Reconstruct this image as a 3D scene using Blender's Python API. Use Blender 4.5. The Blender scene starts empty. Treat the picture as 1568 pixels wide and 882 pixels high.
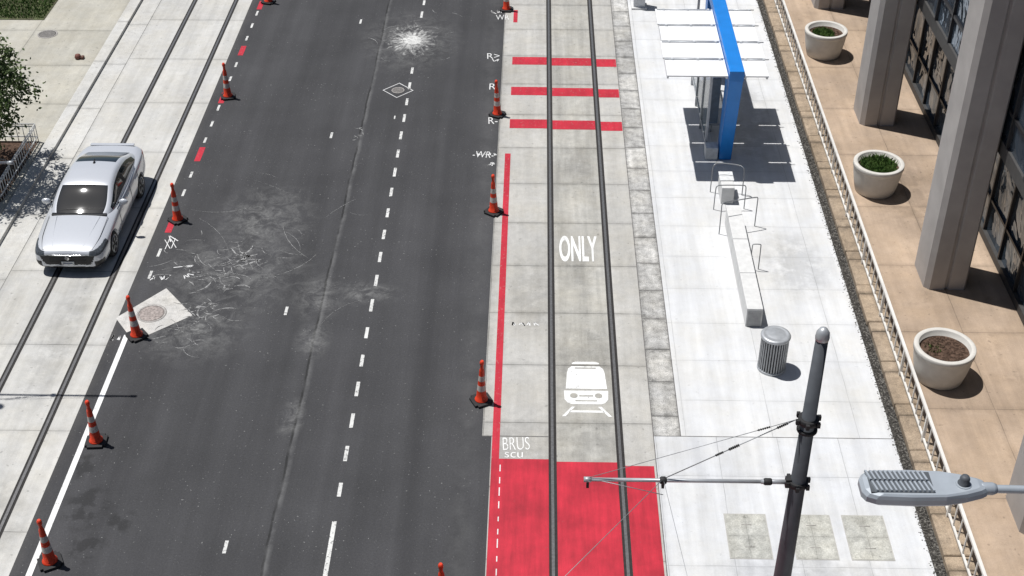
import bpy, bmesh, math, random
from mathutils import Vector, Matrix
random.seed(7)
R=random.random
def U(a,b): return a+(b-a)*random.random()
scene=bpy.context.scene
col=scene.collection
# ------------------------------------------------------------ material helpers
class M:
    def __init__(s,name,rough=.8,metal=0.0,spec=.3):
        s.m=bpy.data.materials.new(name); s.m.use_nodes=True
        s.nt=s.m.node_tree; s.b=s.nt.nodes['Principled BSDF']
        s.b.inputs['Roughness'].default_value=rough
        s.b.inputs['Metallic'].default_value=metal
        s.b.inputs['Specular IOR Level'].default_value=spec
    def put(s,sock,v):
        if isinstance(v,bpy.types.NodeSocket): s.nt.links.new(v,sock)
        else: sock.default_value=v
    def math(s,op,a,b=None,clamp=False):
        n=s.nt.nodes.new('ShaderNodeMath'); n.operation=op; n.use_clamp=clamp
        s.put(n.inputs[0],a)
        if b is not None: s.put(n.inputs[1],b)
        return n.outputs[0]
    def pos(s):
        n=s.nt.nodes.new('ShaderNodeNewGeometry'); return n.outputs['Position']
    def sep(s,v):
        n=s.nt.nodes.new('ShaderNodeSeparateXYZ'); s.put(n.inputs[0],v); return n.outputs
    def comb(s,x,y,z=0.0):
        n=s.nt.nodes.new('ShaderNodeCombineXYZ'); s.put(n.inputs[0],x); s.put(n.inputs[1],y); s.put(n.inputs[2],z); return n.outputs[0]
    def noise(s,v,scale,detail=3,rough=.55,dist=0.0):
        n=s.nt.nodes.new('ShaderNodeTexNoise'); s.put(n.inputs['Vector'],v)
        n.inputs['Scale'].default_value=scale; n.inputs['Detail'].default_value=detail
        n.inputs['Roughness'].default_value=rough; n.inputs['Distortion'].default_value=dist
        return n.outputs[0]
    def white(s,v):
        n=s.nt.nodes.new('ShaderNodeTexWhiteNoise'); s.put(n.inputs['Vector'],v); return n.outputs[0]
    def ramp(s,v,a,b,c=0.0,d=1.0):
        n=s.nt.nodes.new('ShaderNodeMapRange'); n.clamp=True; s.put(n.inputs[0],v)
        for i,x in enumerate((a,b,c,d)): n.inputs[i+1].default_value=x
        return n.outputs[0]
    def mix(s,f,a,b):
        n=s.nt.nodes.new('ShaderNodeMix'); n.data_type='RGBA'
        s.put(n.inputs[0],f); 
        for i,x in ((6,a),(7,b)):
            if not isinstance(x,bpy.types.NodeSocket) and len(x)==3: x=(*x,1)
            s.put(n.inputs[i],x)
        return n.outputs[2]
    def scale(s,c,f):
        n=s.nt.nodes.new('ShaderNodeVectorMath'); n.operation='SCALE'
        s.put(n.inputs[0],c if isinstance(c,bpy.types.NodeSocket) else tuple(c[:3])); s.put(n.inputs['Scale'],f); return n.outputs[0]
    def color(s,c): 
        s.put(s.b.inputs['Base Color'],c if isinstance(c,bpy.types.NodeSocket) else (*c[:3],1)); return s
    def bump(s,h,strength=.3,dist=.01):
        n=s.nt.nodes.new('ShaderNodeBump'); n.inputs['Strength'].default_value=strength; n.inputs['Distance'].default_value=dist
        s.put(n.inputs['Height'],h); s.nt.links.new(n.outputs[0],s.b.inputs['Normal']); return s
def prod(m,fs):
    a=fs[0]
    for f in fs[1:]: a=m.math('MULTIPLY',a,f)
    return a
def simple(name,c,rough=.6,metal=0.0,var=.15,sc=8.0,spec=.4,bump=0.0):
    m=M(name,rough,metal,spec); p=m.pos()
    f=m.ramp(m.noise(p,sc,3),.3,.7,1-var,1+var)
    m.color(m.scale(c,f))
    if bump: m.bump(m.noise(p,sc*6,2),bump)
    return m.m
def patchmask(m,xy,pl,p):
    out=None
    for (cx,cy,rx,ry) in pl:
        dx=m.math('DIVIDE',m.math('SUBTRACT',xy[0],cx),rx); dy=m.math('DIVIDE',m.math('SUBTRACT',xy[1],cy),ry)
        d=m.math('SQRT',m.math('ADD',m.math('MULTIPLY',dx,dx),m.math('MULTIPLY',dy,dy)))
        k=m.math('SUBTRACT',1.0,d,clamp=True)
        out=k if out is None else m.math('MAXIMUM',out,k)
    return out
def concrete(name,c,sx,sy,ox=0.0,oy=0.0,jw=.012,var=.1,big=.14,streak=.12,dirt=.25,jdark=.35,speck=.12,patches=None,stain=.25,spot=.72):
    m=M(name,.85,0,.25); p=m.pos(); xy=m.sep(p)
    n15=m.noise(p,1.5,3)
    wob=m.math('MULTIPLY',m.math('SUBTRACT',n15,.5),.03)
    def axis(v,o,s_):
        u=m.math('DIVIDE',m.math('ADD',m.math('SUBTRACT',v,o),wob),s_)
        fl=m.math('FLOOR',u); fr=m.math('SUBTRACT',u,fl)
        e=m.math('MULTIPLY',m.math('MINIMUM',fr,m.math('SUBTRACT',1.0,fr)),s_)
        return fl,e
    fx,ex=axis(xy[0],ox,sx); fy,ey=axis(xy[1],oy,sy)
    cell=m.white(m.comb(fx,fy))
    e=m.math('MINIMUM',ex,ey)
    joint=m.ramp(e,jw*.5,jw*1.3,jdark,1.0)
    joint=m.math('ADD',m.math('MULTIPLY',joint,m.ramp(n15,.35,.6,1,.55)),m.ramp(n15,.35,.6,0,.45))
    mid=m.noise(p,5,4,.7)
    dd=m.ramp(m.math('ADD',e,m.math('MULTIPLY',mid,.12)),.05,.2,1-dirt,1.0)
    v=m.ramp(cell,0,1,1-var,1+var)
    b1=m.ramp(m.noise(p,.5,3,.6),.3,.7,1-big,1+big)
    b2=m.ramp(mid,.3,.7,1-speck,1+speck)
    b3=m.ramp(m.noise(p,42,2,.8),.3,.7,1-speck*1.2,1+speck*1.2)
    st=m.ramp(m.noise(m.comb(m.math('MULTIPLY',xy[0],3.2),m.math('MULTIPLY',xy[1],.2)),1.0,4,.65),.35,.65,1-streak,1+streak*.6)
    stn=m.ramp(m.noise(p,1.1,5,.75,.6),.60,.74,1.0,1-stain)
    spots=m.ramp(m.noise(p,8,1,.5),.71,.76,1.0,spot)
    fs=[joint,dd,v,b1,b2,b3,st,stn,spots]
    if patches:
        k=patchmask(m,xy,patches,p)
        fs.append(m.ramp(m.math('MULTIPLY',k,m.ramp(m.noise(p,2.1,4,.7),.35,.62,.0,1)),.0,.4,1.0,.80))
    f=prod(m,fs)
    m.color(m.scale(m.mix(m.ramp(m.noise(p,.8,4,.7),.4,.75),c,(c[0]*.98,c[1]*.955,c[2]*.90)),f))
    m.bump(b2,.15,.01)
    return m.m
# ------------------------------------------------------------ mesh helpers
def link(o,par=None,loc=None):
    col.objects.link(o)
    if par is not None:
        o.parent=par; o.matrix_parent_inverse=Matrix.Translation(par.location).inverted()
    return o
def empty(name,loc=(0,0,0)):
    e=bpy.data.objects.new(name,None); e.location=loc; e.empty_display_size=.3; col.objects.link(e); return e
def from_bm(name,bm,mats,par=None,smooth=False):
    me=bpy.data.meshes.new(name); bm.normal_update(); bm.to_mesh(me); bm.free()
    for m in mats: me.materials.append(m)
    if smooth: me.polygons.foreach_set('use_smooth',[True]*len(me.polygons))
    o=bpy.data.objects.new(name,me); return link(o,par)
def abox(bm,x0,x1,y0,y1,z0,z1,mi=0):
    vs=[bm.verts.new((x,y,z)) for z in (z0,z1) for x,y in ((x0,y0),(x1,y0),(x1,y1),(x0,y1))]
    for f in ((3,2,1,0),(4,5,6,7),(0,1,5,4),(1,2,6,5),(2,3,7,6),(3,0,4,7)):
        fc=bm.faces.new([vs[i] for i in f]); fc.material_index=mi
OCT=[(1,0,0),(-1,0,0),(0,1,0),(0,-1,0),(0,0,1),(0,0,-1)]
def apebble(bm,x,y,z,s):
    k=[bm.verts.new((x+a*s*U(.7,1.4),y+b*s*U(.7,1.4),z+c*s*.8)) for a,b,c in OCT]
    for a,b,c in ((0,2,4),(2,1,4),(1,3,4),(3,0,4),(2,0,5),(1,2,5),(3,1,5),(0,3,5)): bm.faces.new((k[a],k[b],k[c]))
def box(name,x0,x1,y0,y1,z0,z1,mat,par=None,bev=0.0):
    bm=bmesh.new(); abox(bm,x0,x1,y0,y1,z0,z1)
    if bev: bmesh.ops.bevel(bm,geom=bm.edges[:],offset=bev,segments=2,affect='EDGES',profile=.6)
    return from_bm(name,bm,[mat],par)
def sheet(name,x0,x1,y0,y1,z,mat,par=None):
    bm=bmesh.new(); bm.faces.new([bm.verts.new(v) for v in ((x0,y0,z),(x1,y0,z),(x1,y1,z),(x0,y1,z))])
    return from_bm(name,bm,[mat],par)
def apoly(bm,pts,z,mi=0):
    f=bm.faces.new([bm.verts.new((x,y,z)) for x,y in pts]); f.material_index=mi
    f.normal_update()
    if f.normal.z<0: f.normal_flip()
def quads(name,rects,z,mat,par=None):
    bm=bmesh.new()
    for (x0,x1,y0,y1) in rects: apoly(bm,((x0,y0),(x1,y0),(x1,y1),(x0,y1)),z)
    return from_bm(name,bm,[mat],par)
def alathe(bm,prof,c,axis='Z',seg=32,mis=None,cap=True):
    rings=[]
    for r,h in prof:
        ring=[]
        for i in range(seg):
            a=2*math.pi*i/seg; u,v=r*math.cos(a),r*math.sin(a)
            if axis=='Z': q=(c[0]+u,c[1]+v,c[2]+h)
            elif axis=='X': q=(c[0]+h,c[1]+u,c[2]+v)
            else: q=(c[0]+u,c[1]+h,c[2]+v)
            ring.append(bm.verts.new(q))
        rings.append(ring)
    for k in range(len(rings)-1):
        for i in range(seg):
            j=(i+1)%seg
            f=bm.faces.new((rings[k][i],rings[k][j],rings[k+1][j],rings[k+1][i])); f.smooth=True
            if mis: f.material_index=mis[k]
    if cap:
        for ring,mi in ((rings[0],0),(rings[-1],-1)):
            f=bm.faces.new(ring)
            if mis: f.material_index=mis[mi]
def lathe(name,prof,c,mats,par=None,axis='Z',seg=32,mis=None,cap=True):
    bm=bmesh.new(); alathe(bm,prof,c,axis,seg,mis,cap); bmesh.ops.recalc_face_normals(bm,faces=bm.faces[:])
    return from_bm(name,bm,mats,par)
def atube(bm,p,q,r0,r1=None,seg=8,mi=0):
    p=Vector(p);q=Vector(q); r1=r0 if r1 is None else r1
    d=(q-p).normalized(); a=d.orthogonal().normalized(); b=d.cross(a)
    A=[];B=[]
    for i in range(seg):
        t=2*math.pi*i/seg; w=a*math.cos(t)+b*math.sin(t)
        A.append(bm.verts.new(p+w*r0)); B.append(bm.verts.new(q+w*r1))
    for i in range(seg):
        j=(i+1)%seg; f=bm.faces.new((A[i],A[j],B[j],B[i])); f.smooth=True; f.material_index=mi
    f=bm.faces.new(A[::-1]); f.material_index=mi; f=bm.faces.new(B); f.material_index=mi
def tubes(name,segs,mat,par=None,seg=8):
    bm=bmesh.new()
    for s in segs: atube(bm,s[0],s[1],s[2],s[3] if len(s)>3 else None,seg)
    return from_bm(name,bm,[mat],par)
def polytube(name,pts,r,mat,par=None,bez=True):
    cu=bpy.data.curves.new(name,'CURVE'); cu.dimensions='3D'; cu.bevel_depth=r; cu.bevel_resolution=2
    sp=cu.splines.new('NURBS' if bez else 'POLY'); sp.points.add(len(pts)-1)
    for i,p in enumerate(pts): sp.points[i].co=(*p,1)
    if bez: sp.use_endpoint_u=True; sp.order_u=3
    cu.materials.append(mat)
    return link(bpy.data.objects.new(name,cu),par)
# ------------------------------------------------------------ materials
def asphalt_mat():
    m=M('asphalt',.88,0,.25); p=m.pos(); xy=m.sep(p)
    st=m.ramp(m.noise(m.comb(m.math('MULTIPLY',xy[0],1.5),m.math('MULTIPLY',xy[1],.06)),1.0,4,.6),.3,.7,.84,1.18)
    b1=m.ramp(m.noise(p,.45,4,.6),.3,.7,.88,1.14)
    n24=m.noise(p,24,3,.8)
    b2=m.ramp(n24,.3,.7,.84,1.17)
    b3=m.ramp(m.noise(p,75,2,.8),.3,.7,.8,1.22)
    f=prod(m,[st,b1,b2,b3])
    c=m.scale((.051,.051,.0535),f)
    lo=m.noise(p,.6,3); n16=m.noise(p,1.6,4,.7)
    sp=m.math('MULTIPLY',m.ramp(m.noise(p,17,1,.5),.72,.75),m.ramp(lo,.42,.6,.15,1))
    c=m.mix(m.math('MULTIPLY',sp,.6),c,(.3,.3,.29))
    sp=m.ramp(m.noise(p,31,1,.5),.735,.76)
    c=m.mix(m.math('MULTIPLY',sp,.35),c,(.25,.25,.25))
    sx=m.math('ADD',m.math('ADD',xy[0],5.33),m.math('MULTIPLY',m.math('SUBTRACT',m.noise(p,.7,4,.7),.5),.14))
    ab=m.math('ABSOLUTE',sx)
    c=m.mix(m.math('MULTIPLY',m.ramp(ab,.0,.09,1,0),m.ramp(n16,.35,.6,.1,.8)),c,(.13,.13,.13))
    c=m.mix(m.math('MULTIPLY',m.ramp(m.math('ABSOLUTE',m.math('ADD',sx,.05)),.015,.035,1,0),m.ramp(m.noise(p,1.2,3),.35,.55,.2,.8)),c,(.018,.018,.018))
    s2=m.math('ABSOLUTE',m.math('ADD',m.math('ADD',xy[0],2.55),m.math('MULTIPLY',lo,.3)))
    c=m.mix(m.math('MULTIPLY',m.ramp(s2,.0,.25,1,0),.3),c,(.024,.024,.026))
    s3=m.math('ABSOLUTE',m.math('ADD',xy[0],1.62))
    c=m.mix(m.math('MULTIPLY',m.ramp(s3,.05,.4,1,0),m.ramp(n16,.4,.65,.05,.35)),c,(.11,.11,.11))
    k=patchmask(m,xy,[(-7.8,27.9,2.3,2.2),(-8.3,25.6,1.6,1.6),(-4.4,41.4,1.9,2.6),(-4.4,27.1,1.1,.6),(-5.5,26.9,.8,1.1),(-5.4,25.2,.5,.9),(-7.4,30.4,1.6,2.0),(-5.5,22.4,.35,.8)],p)
    n1=m.math('MULTIPLY',m.ramp(m.noise(p,2.3,5,.75,.8),.42,.68),m.ramp(m.noise(p,14,4,.8),.3,.62,.25,1))
    c=m.mix(m.math('MULTIPLY',m.math('MULTIPLY',k,n1),.7),c,(.30,.30,.29))
    k2=patchmask(m,xy,[(-4.36,41.45,1.25,1.7)],p)
    ang=m.math('ARCTAN2',m.math('SUBTRACT',xy[1],41.45),m.math('SUBTRACT',xy[0],-4.36))
    ray=m.noise(m.comb(m.math('MULTIPLY',ang,6.0),m.math('MULTIPLY',k2,4.5)),1.0,5,.75)
    c=m.mix(m.ramp(m.math('ADD',m.math('MULTIPLY',k2,1.0),m.math('MULTIPLY',m.math('SUBTRACT',ray,.5),2.2)),.45,1.0,0,.9),c,(.60,.60,.58))
    k3=patchmask(m,xy,[(-9.2,19.6,.6,.8),(-8.9,18.5,.5,.5),(-9.6,20.8,.3,.5),(-8.4,19.2,.4,.4)],p)
    c=m.mix(m.math('MULTIPLY',m.ramp(m.math('MULTIPLY',k3,m.ramp(m.noise(p,3.4,4),.42,.6)),.05,.4),.5),c,(.018,.018,.018))
    e=m.ramp(m.math('ADD',xy[0],m.math('MULTIPLY',m.noise(p,2,4),.5)),-10.1,-9.75,.35,0)
    c=m.mix(e,c,(.12,.115,.105))
    m.color(c); m.bump(n24,.4,.012)
    return m.m
ASPH=asphalt_mat()
TRACKC=concrete('track_concrete',(.415,.407,.385),1.45,2.0,-1.28,.35,.012,.05,.07,.10,.18,.42,.09,[(-.6,21.2,1.2,1.4),(-.3,27,.7,2)],.16)
TRACKM=concrete('track_concrete_between_rails',(.37,.362,.335),9.0,2.0,-3,.35,.012,.06,.12,.18,.2,.42,.12,[(.93,24.6,1.1,1.8),(.93,28.0,.8,1.2),(.93,21.8,1,1),(.93,33.5,.6,2)],.22)
LEFTC=concrete('left_track_concrete',(.475,.47,.45),5.5,3.0,-13.4,.9,.012,.04,.08,.12,.13,.45,.07,[(-11.4,19,1.5,2),(-11.4,25,.6,3)],.15)
PLAT=concrete('platform_concrete',(.585,.592,.60),1.86,1.42,3.08,.45,.007,.02,.05,.09,.05,.64,.035,[(6.4,28.5,1.1,1.8),(6.2,36,1.0,3.5)],.07,.88)
PLATL=concrete('lower_platform_concrete',(.56,.57,.585),1.3,2.5,2.42,.75,.007,.025,.06,.11,.08,.6,.04,[(5,17.5,2.5,1.5)],.10,.88)
STRIP=concrete('tactile_strip_concrete',(.44,.435,.42),.62,1.18,2.37,.2,.016,.16,.2,.18,.45,.35,.34,None,.5)
SIDE=concrete('sidewalk_concrete',(.42,.405,.355),2.6,2.6,-19.6,.2,.012,.06,.1,.08,.15,.5,.07,None,.2)
KERB=concrete('kerb_concrete',(.48,.475,.455),9.0,3.0,-16,.5,.012,.05,.1,.06,.2,.45,.1,None,.2)
TERR=concrete('terrace_paving',(.385,.295,.22),1.5,2.77,8.4,.7,.010,.05,.16,.12,.16,.55,.07,[(9.8,32,1.2,3)],.25)
TKERB=concrete('terrace_kerb_stone',(.31,.245,.18),3,1.5,6,.1,.02,.12,.2,.1,.4,.35,.24,None,.45)
GROUND=concrete('far_ground_concrete',(.3,.29,.27),6,6,0,0,.02)
COL=simple('column_concrete',(.36,.34,.325),.8,0,.10,1.5,.3,.12)
def gravel():
    m=M('gravel_seam',.9); p=m.pos()
    n=m.noise(p,22,2,.8); c=m.mix(m.ramp(n,.46,.68),(.022,.020,.018),(.20,.19,.17)); m.color(c); m.bump(n,.8,.03); return m.m
GRAV=gravel()
def paint(name,c,under,wear=.62,rough=.6,v=.12,amt=1.0):
    m=M(name,rough,0,.35); p=m.pos(); xy=m.sep(p)
    f=prod(m,[m.ramp(m.noise(p,1.2,4,.6),.3,.7,1-v,1+v),m.ramp(m.noise(m.comb(m.math('MULTIPLY',xy[0],6),m.math('MULTIPLY',xy[1],.5)),1,4,.7),.3,.7,1-v,1+v*.6),m.ramp(m.noise(p,50,2),.3,.7,.94,1.06)])
    w=m.ramp(m.noise(p,11,4,.85),wear,wear+.07,0,amt)
    m.color(m.mix(w,m.scale(c,f),under)); m.bump(m.noise(p,60,2),.15,.005); return m.m
REDP=paint('red_lane_paint',(.44,.018,.036),(.30,.07,.07),.64,.55,.24,.75)
REDB=paint('red_band_paint',(.44,.018,.036),(.34,.2,.18),.59,.6,.16)
WHITEP=paint('white_road_paint',(.76,.76,.74),(.34,.34,.33),.58,.6)
DASHW=paint('worn_dash_paint',(.60,.60,.58),(.12,.12,.12),.54,.65)
CHALK=paint('chalk_marks',(.66,.66,.65),(.38,.38,.37),.56,.8)
STEEL=simple('rail_steel',(.22,.215,.21),.35,.6,.2,20)
GROOVE=simple('rail_groove_rubber',(.022,.02,.019),.8,0,.3,12)
GALV=simple('galvanised_steel',(.40,.415,.43),.45,.4,.12,6)
HOOP=simple('hoop_rail_steel',(.22,.23,.24),.4,.5,.12,6)
DARKM=simple('dark_pole_steel',(.08,.087,.097),.6,.15,.15,4)
BLACK=simple('black_rubber',(.018,.018,.019),.7,0,.2,14)
ORANGE=simple('cone_orange',(.62,.045,.013),.5,0,.15,12)
CWHITE=simple('cone_reflective_white',(.50,.46,.42),.45,0,.2,12)
BLUE=simple('shelter_blue_paint',(.014,.19,.58),.35,0,.06,3)
WPANEL=simple('white_roof_panel',(.76,.765,.77),.4,0,.04,2)
CONC=simple('cast_concrete',(.60,.60,.59),.8,0,.08,6,.3,.15)
PLANTER=simple('planter_concrete',(.55,.53,.49),.75,0,.07,5,.3,.1)
SOIL=simple('soil',(.085,.055,.04),.95,0,.5,14,.1,.8)
def leafm(name,a,b):
    m=M(name,.6,0,.25); p=m.pos(); m.color(m.mix(m.ramp(m.noise(p,3.5,3,.8),.35,.65),a,b)); return m.m
LEAF=leafm('leaves',(.028,.05,.016),(.075,.115,.035))
GRASS=leafm('grass',(.045,.10,.02),(.12,.19,.05))
BARK=simple('bark',(.10,.075,.055),.9,0,.3,10,.2,.5)
# ------------------------------------------------------------ ground surfaces
Y0,Y1=-30,160
sheet('ground',-700,700,-700,700,-.06,GROUND)
sheet('asphalt_road',-10.2,-1.3,Y0,Y1,0,ASPH)
sheet('asphalt_apron',-1.3,-1.1,Y0,21.9,0.0,ASPH)
def rail(name,xc):
    e=empty(name,(xc,30,0))
    quads('groove',[(xc-.085,xc+.085,Y0,Y1)],-.004,GROOVE,e)
    box('rail_head',xc-.034,xc+.026,Y0,Y1,-.02,.006,STEEL,e)
for xc in (.21,1.645,-10.76,-12.2): rail('steel_rail',xc)
sheet('track_slab',-1.3,.125,21.9,Y1,0,TRACKC)
sheet('track_slab',-1.1,.125,Y0,21.9,0,TRACKC)
sheet('track_slab',.295,1.56,Y0,Y1,0,TRACKM)
sheet('track_slab',1.73,2.38,Y0,Y1,0,TRACKC)
sheet('tactile_strip',2.38,2.96,21.97,Y1,0,STRIP)
sheet('platform',2.96,7.52,21.97,Y1,0,PLAT)
sheet('platform',2.38,7.52,Y0,21.97,0,PLATL)
quads('expansion_joint',[(2.955,2.975,21.97,Y1),(2.37,2.39,Y0,Y1),(2.39,7.5,21.958,21.977),(-1.3,.12,21.89,21.915)],.003,simple('joint_sealant',(.14,.135,.13),.9,0,.3,10))
sheet('track_slab',-13.4,-12.285,Y0,Y1,0,LEFTC)
sheet('track_slab',-12.115,-10.845,Y0,Y1,0,LEFTC)
sheet('track_slab',-10.675,-10.2,Y0,Y1,0,LEFTC)
sheet('gutter',-14.05,-13.41,Y0,Y1,-.003,KERB)
box('kerb',-14.42,-14.05,Y0,Y1,-.04,.10,KERB,None,.015)
sheet('sidewalk',-19.6,-14.42,Y0,Y1,.085,SIDE)
sheet('gravel_seam',7.52,7.74,Y0,Y1,-.01,GRAV)
bm=bmesh.new()
for i in range(3500):
    y=U(14,50); x=7.53+abs(random.gauss(0,.09)) if R()<.75 else 7.52-abs(random.gauss(0,.035))
    if x<7.74: apebble(bm,x,y,.0,U(.008,.022))
from_bm('gravel_pebbles',bm,[simple('pebbles',(.085,.08,.07),.9,0,.6,30)])
bm=bmesh.new(); y=-10.0
while y<110:
    L=1.5
    abox(bm,7.74+U(-.012,.012),8.30,y,y+L-.02,-.04,.13+U(-.008,.008)); y+=L
bmesh.ops.bevel(bm,geom=bm.edges[:],offset=.02,segments=1,affect='EDGES')
from_bm('terrace_kerb',bm,[TKERB])
box('terrace',8.30,30,-30,Y1,-.04,.10,TERR)
# ------------------------------------------------------------ paint markings
Z=.004
sheet('red_bus_lane',-1.08,.125,Y0,21.19,Z,REDP)
sheet('red_bus_lane',.295,1.56,Y0,21.12,Z,REDP)
sheet('red_bus_lane',1.73,2.33,Y0,21.02,Z,REDP)
quads('red_edge_line',[(-1.08,-.92,21.19,34.0)],Z,REDB)
bands=[]
for ya,yb in ((39.65,40.2),(37.55,38.1),(35.45,36.0)):
    for xa,xb,o in ((-.98,.125,0.05),(.295,1.56,0),(1.73,2.36,-.06)): bands.append((xa,xb,ya+o,yb+o))
bands+= [(-1.0,-.86,42.9,43.9)]
quads('red_band_marking',bands,Z,REDB)
reds=((29.7,30.5),(33.4,34.2),(36.9,37.6),(40.2,40.9),(43.8,44.5))
quads('red_lane_dash',[(-9.92,-9.75,a,b) for a,b in reds],Z,REDB)
r=[]; y=20.0
while y<60:
    if not(40.0<y<42.6 or 38.2<y<38.7): 
        o=U(-.008,.008); r.append((-4.195+o,-4.115+o,y,y+U(.40,.52)))
    y+=1.055
quads('dashed_centre_line',r+[(-4.20,-4.11,17.0,19.3),(-4.20,-4.11,6,9)],Z,DASHW)
quads('lane_reference_dash',[(-6.235,-6.165,a,a+.34) for a in (42.7,34.8,26.15,18.4,10,51)]+[(-4.46,-4.42,36,36.2)],Z,DASHW)
r=[]; y=27.6
while y<60:
    if not any(a-.3<y<b for a,b in reds): r.append((-9.88,-9.81,y,y+U(.3,.4)))
    y+=.98
quads('dotted_edge_line',r,Z,DASHW)
quads('solid_edge_line',[(-9.88,-9.76,Y0,25.3)],Z,WHITEP)
r=[];y=10
while y<21: r.append((-.90,-.878,y,y+U(.12,.3))); y+=.36
quads('dotted_stitch_line',r,Z*2,CHALK)
bm=bmesh.new(); apoly(bm,[(-10.25,25.96),(-9.31,27.2),(-8.43,26.1),(-9.6,25.05)],Z)
from_bm('manhole_pad',bm,[concrete('pad_concrete',(.52,.51,.49),5,5,0,0,.01,.03,.1,.05,.1,.9,.15)])
IRON=simple('cast_iron',(.17,.16,.15),.6,.3,.3,25)
IRON2=simple('cast_iron_light',(.36,.34,.32),.6,.1,.3,25)
def manhole(cx,cy,r,z,lid=None):
    e=empty('manhole_cover',(cx,cy,z))
    lathe('frame_ring',[(r,0),(r,.006),(r*.86,.006),(r*.86,.001)],(cx,cy,z),[IRON2],e,seg=40,cap=False)
    lathe('lid',[(r*.84,0),(r*.84,.005),(r*.70,.005),(r*.66,.003),(r*.5,.003),(r*.46,.006),(r*.3,.006),(r*.27,.003),(.02,.003)],(cx,cy,z),[lid or IRON],e,seg=40)
manhole(-9.43,26.15,.36,.005,simple('rusty_iron_light',(.30,.26,.24),.7,.1,.4,18))
manhole(-4.49,37.85,.2,.003)
manhole(-16.5,41.5,.33,.088)
bm=bmesh.new(); c=(-4.49,37.85)
def diamond(h,w): return [(c[0]-w,c[1]),(c[0],c[1]+h),(c[0]+w,c[1]),(c[0],c[1]-h)]
a=diamond(.5,.48); b=diamond(.465,.445)
for i in range(4):
    j=(i+1)%4; apoly(bm,[a[i],a[j],b[j],b[i]],Z)
from_bm('diamond_marking',bm,[CHALK])
apts=[(-4.36+dx,41.45+dy) for dx,dy in ((-.34,.02),(-.1,.3),(.16,.34),(.36,.05),(.3,-.22),(.05,-.36),(-.22,-.2))]
bm=bmesh.new(); apoly(bm,apts,Z); from_bm('spilled_white_paint',bm,[paint('spill_paint',(.58,.58,.56),(.34,.34,.33),.5,.8,.2)])
# scuffs
bm=bmesh.new()
def scratch(cx,cy,a,L,w,bend):
    n=6; pts=[]
    for i in range(n+1):
        t=i/n-.5; aa=a+bend*t; pts.append((cx+math.cos(aa)*L*t,cy+math.sin(aa)*L*t,aa))
    for i in range(n):
        p,q=pts[i],pts[i+1]; ww=w*(1-abs(2*i/n-1)*.7)/2
        apoly(bm,[(p[0]-math.sin(p[2])*ww,p[1]+math.cos(p[2])*ww),(p[0]+math.sin(p[2])*ww,p[1]-math.cos(p[2])*ww),(q[0]+math.sin(q[2])*ww,q[1]-math.cos(q[2])*ww),(q[0]-math.sin(q[2])*ww,q[1]+math.cos(q[2])*ww)],Z)
for (cx,cy,sx,sy,n,L,w) in ((-7.6,28.2,.55,.4,34,.5,.018),(-7.6,28.55,.16,.2,14,.42,.055),(-7.9,27.6,.35,.2,18,.35,.035),(-8.35,25.9,.4,.6,28,.45,.022),(-8.15,26.2,.28,.25,14,.32,.04),(-4.36,41.4,.7,1.0,34,.5,.02),(-7,30.2,1.0,1.5,12,1.3,.012),(-5.4,35.0,.08,.2,7,.25,.03),(-9,28.3,.4,.5,14,.5,.02)):
    for i in range(n):
        scratch(random.gauss(cx,sx),random.gauss(cy,sy),random.choice((U(.2,1.0),U(-.4,.3),U(1.8,2.6))),L*U(.4,1.5),w*U(.5,1.2),U(-.8,.8))
from_bm('scuff_marks',bm,[paint('scuff_paint',(.32,.32,.315),(.07,.07,.07),.49,.8)])
# words and chalk notes
def text_mark(name,body,x0,x1,y0,y1,mat,off=0.0,z=Z,rot=0):
    cu=bpy.data.curves.new('t','FONT'); cu.body=body; cu.offset=off; o=bpy.data.objects.new('t',cu); col.objects.link(o)
    bpy.context.view_layer.update(); dg=bpy.context.evaluated_depsgraph_get()
    me=bpy.data.meshes.new_from_object(o.evaluated_get(dg)); bpy.data.objects.remove(o)
    xs=[v.co.x for v in me.vertices]; ys=[v.co.y for v in me.vertices]
    a,b,c_,d=min(xs),max(xs),min(ys),max(ys)
    for v in me.vertices:
        u=(v.co.x-a)/(b-a); w=(v.co.y-c_)/(d-c_); v.co=(x0+(x1-x0)*u,y0+(y1-y0)*w,z)
    if me.polygons and me.polygons[0].normal.z<0: me.flip_normals()
    me.materials.clear(); me.materials.append(mat)
    o=bpy.data.objects.new(name,me); link(o)
    if rot: 
        cx,cy=(x0+x1)/2,(y0+y1)/2
        me.transform(Matrix.Translation((cx,cy,0))@Matrix.Rotation(rot,4,'Z')@Matrix.Translation((-cx,-cy,0)))
    return o
text_mark('only_word_marking','ONLY',.43,1.41,28.55,29.74,WHITEP,.024)
def squiggle(cx,cy,w,h,rot,n,z=Z):
    bm=bmesh.new(); cs,sn=math.cos(rot),math.sin(rot)
    for g in range(n):
        gx=-w/2+w*(g+.5)/n; k=random.randint(2,4); prev=None
        for i in range(k+1):
            q=(gx+U(-.45,.45)*w/n,(1 if i%2 else -1)*h/2*U(.5,1))
            if prev:
                dx,dy=q[0]-prev[0],q[1]-prev[1]; L=math.hypot(dx,dy)+1e-6; nx,ny=-dy/L*.015,dx/L*.015
                P=[(prev[0]+nx,prev[1]+ny),(prev[0]-nx,prev[1]-ny),(q[0]-nx,q[1]-ny),(q[0]+nx,q[1]+ny)]
                apoly(bm,[(cx+a*cs-b*sn,cy+a*sn+b*cs) for a,b in P],z)
            prev=q
    from_bm('sprayed_survey_mark',bm,[CHALK])
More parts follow.
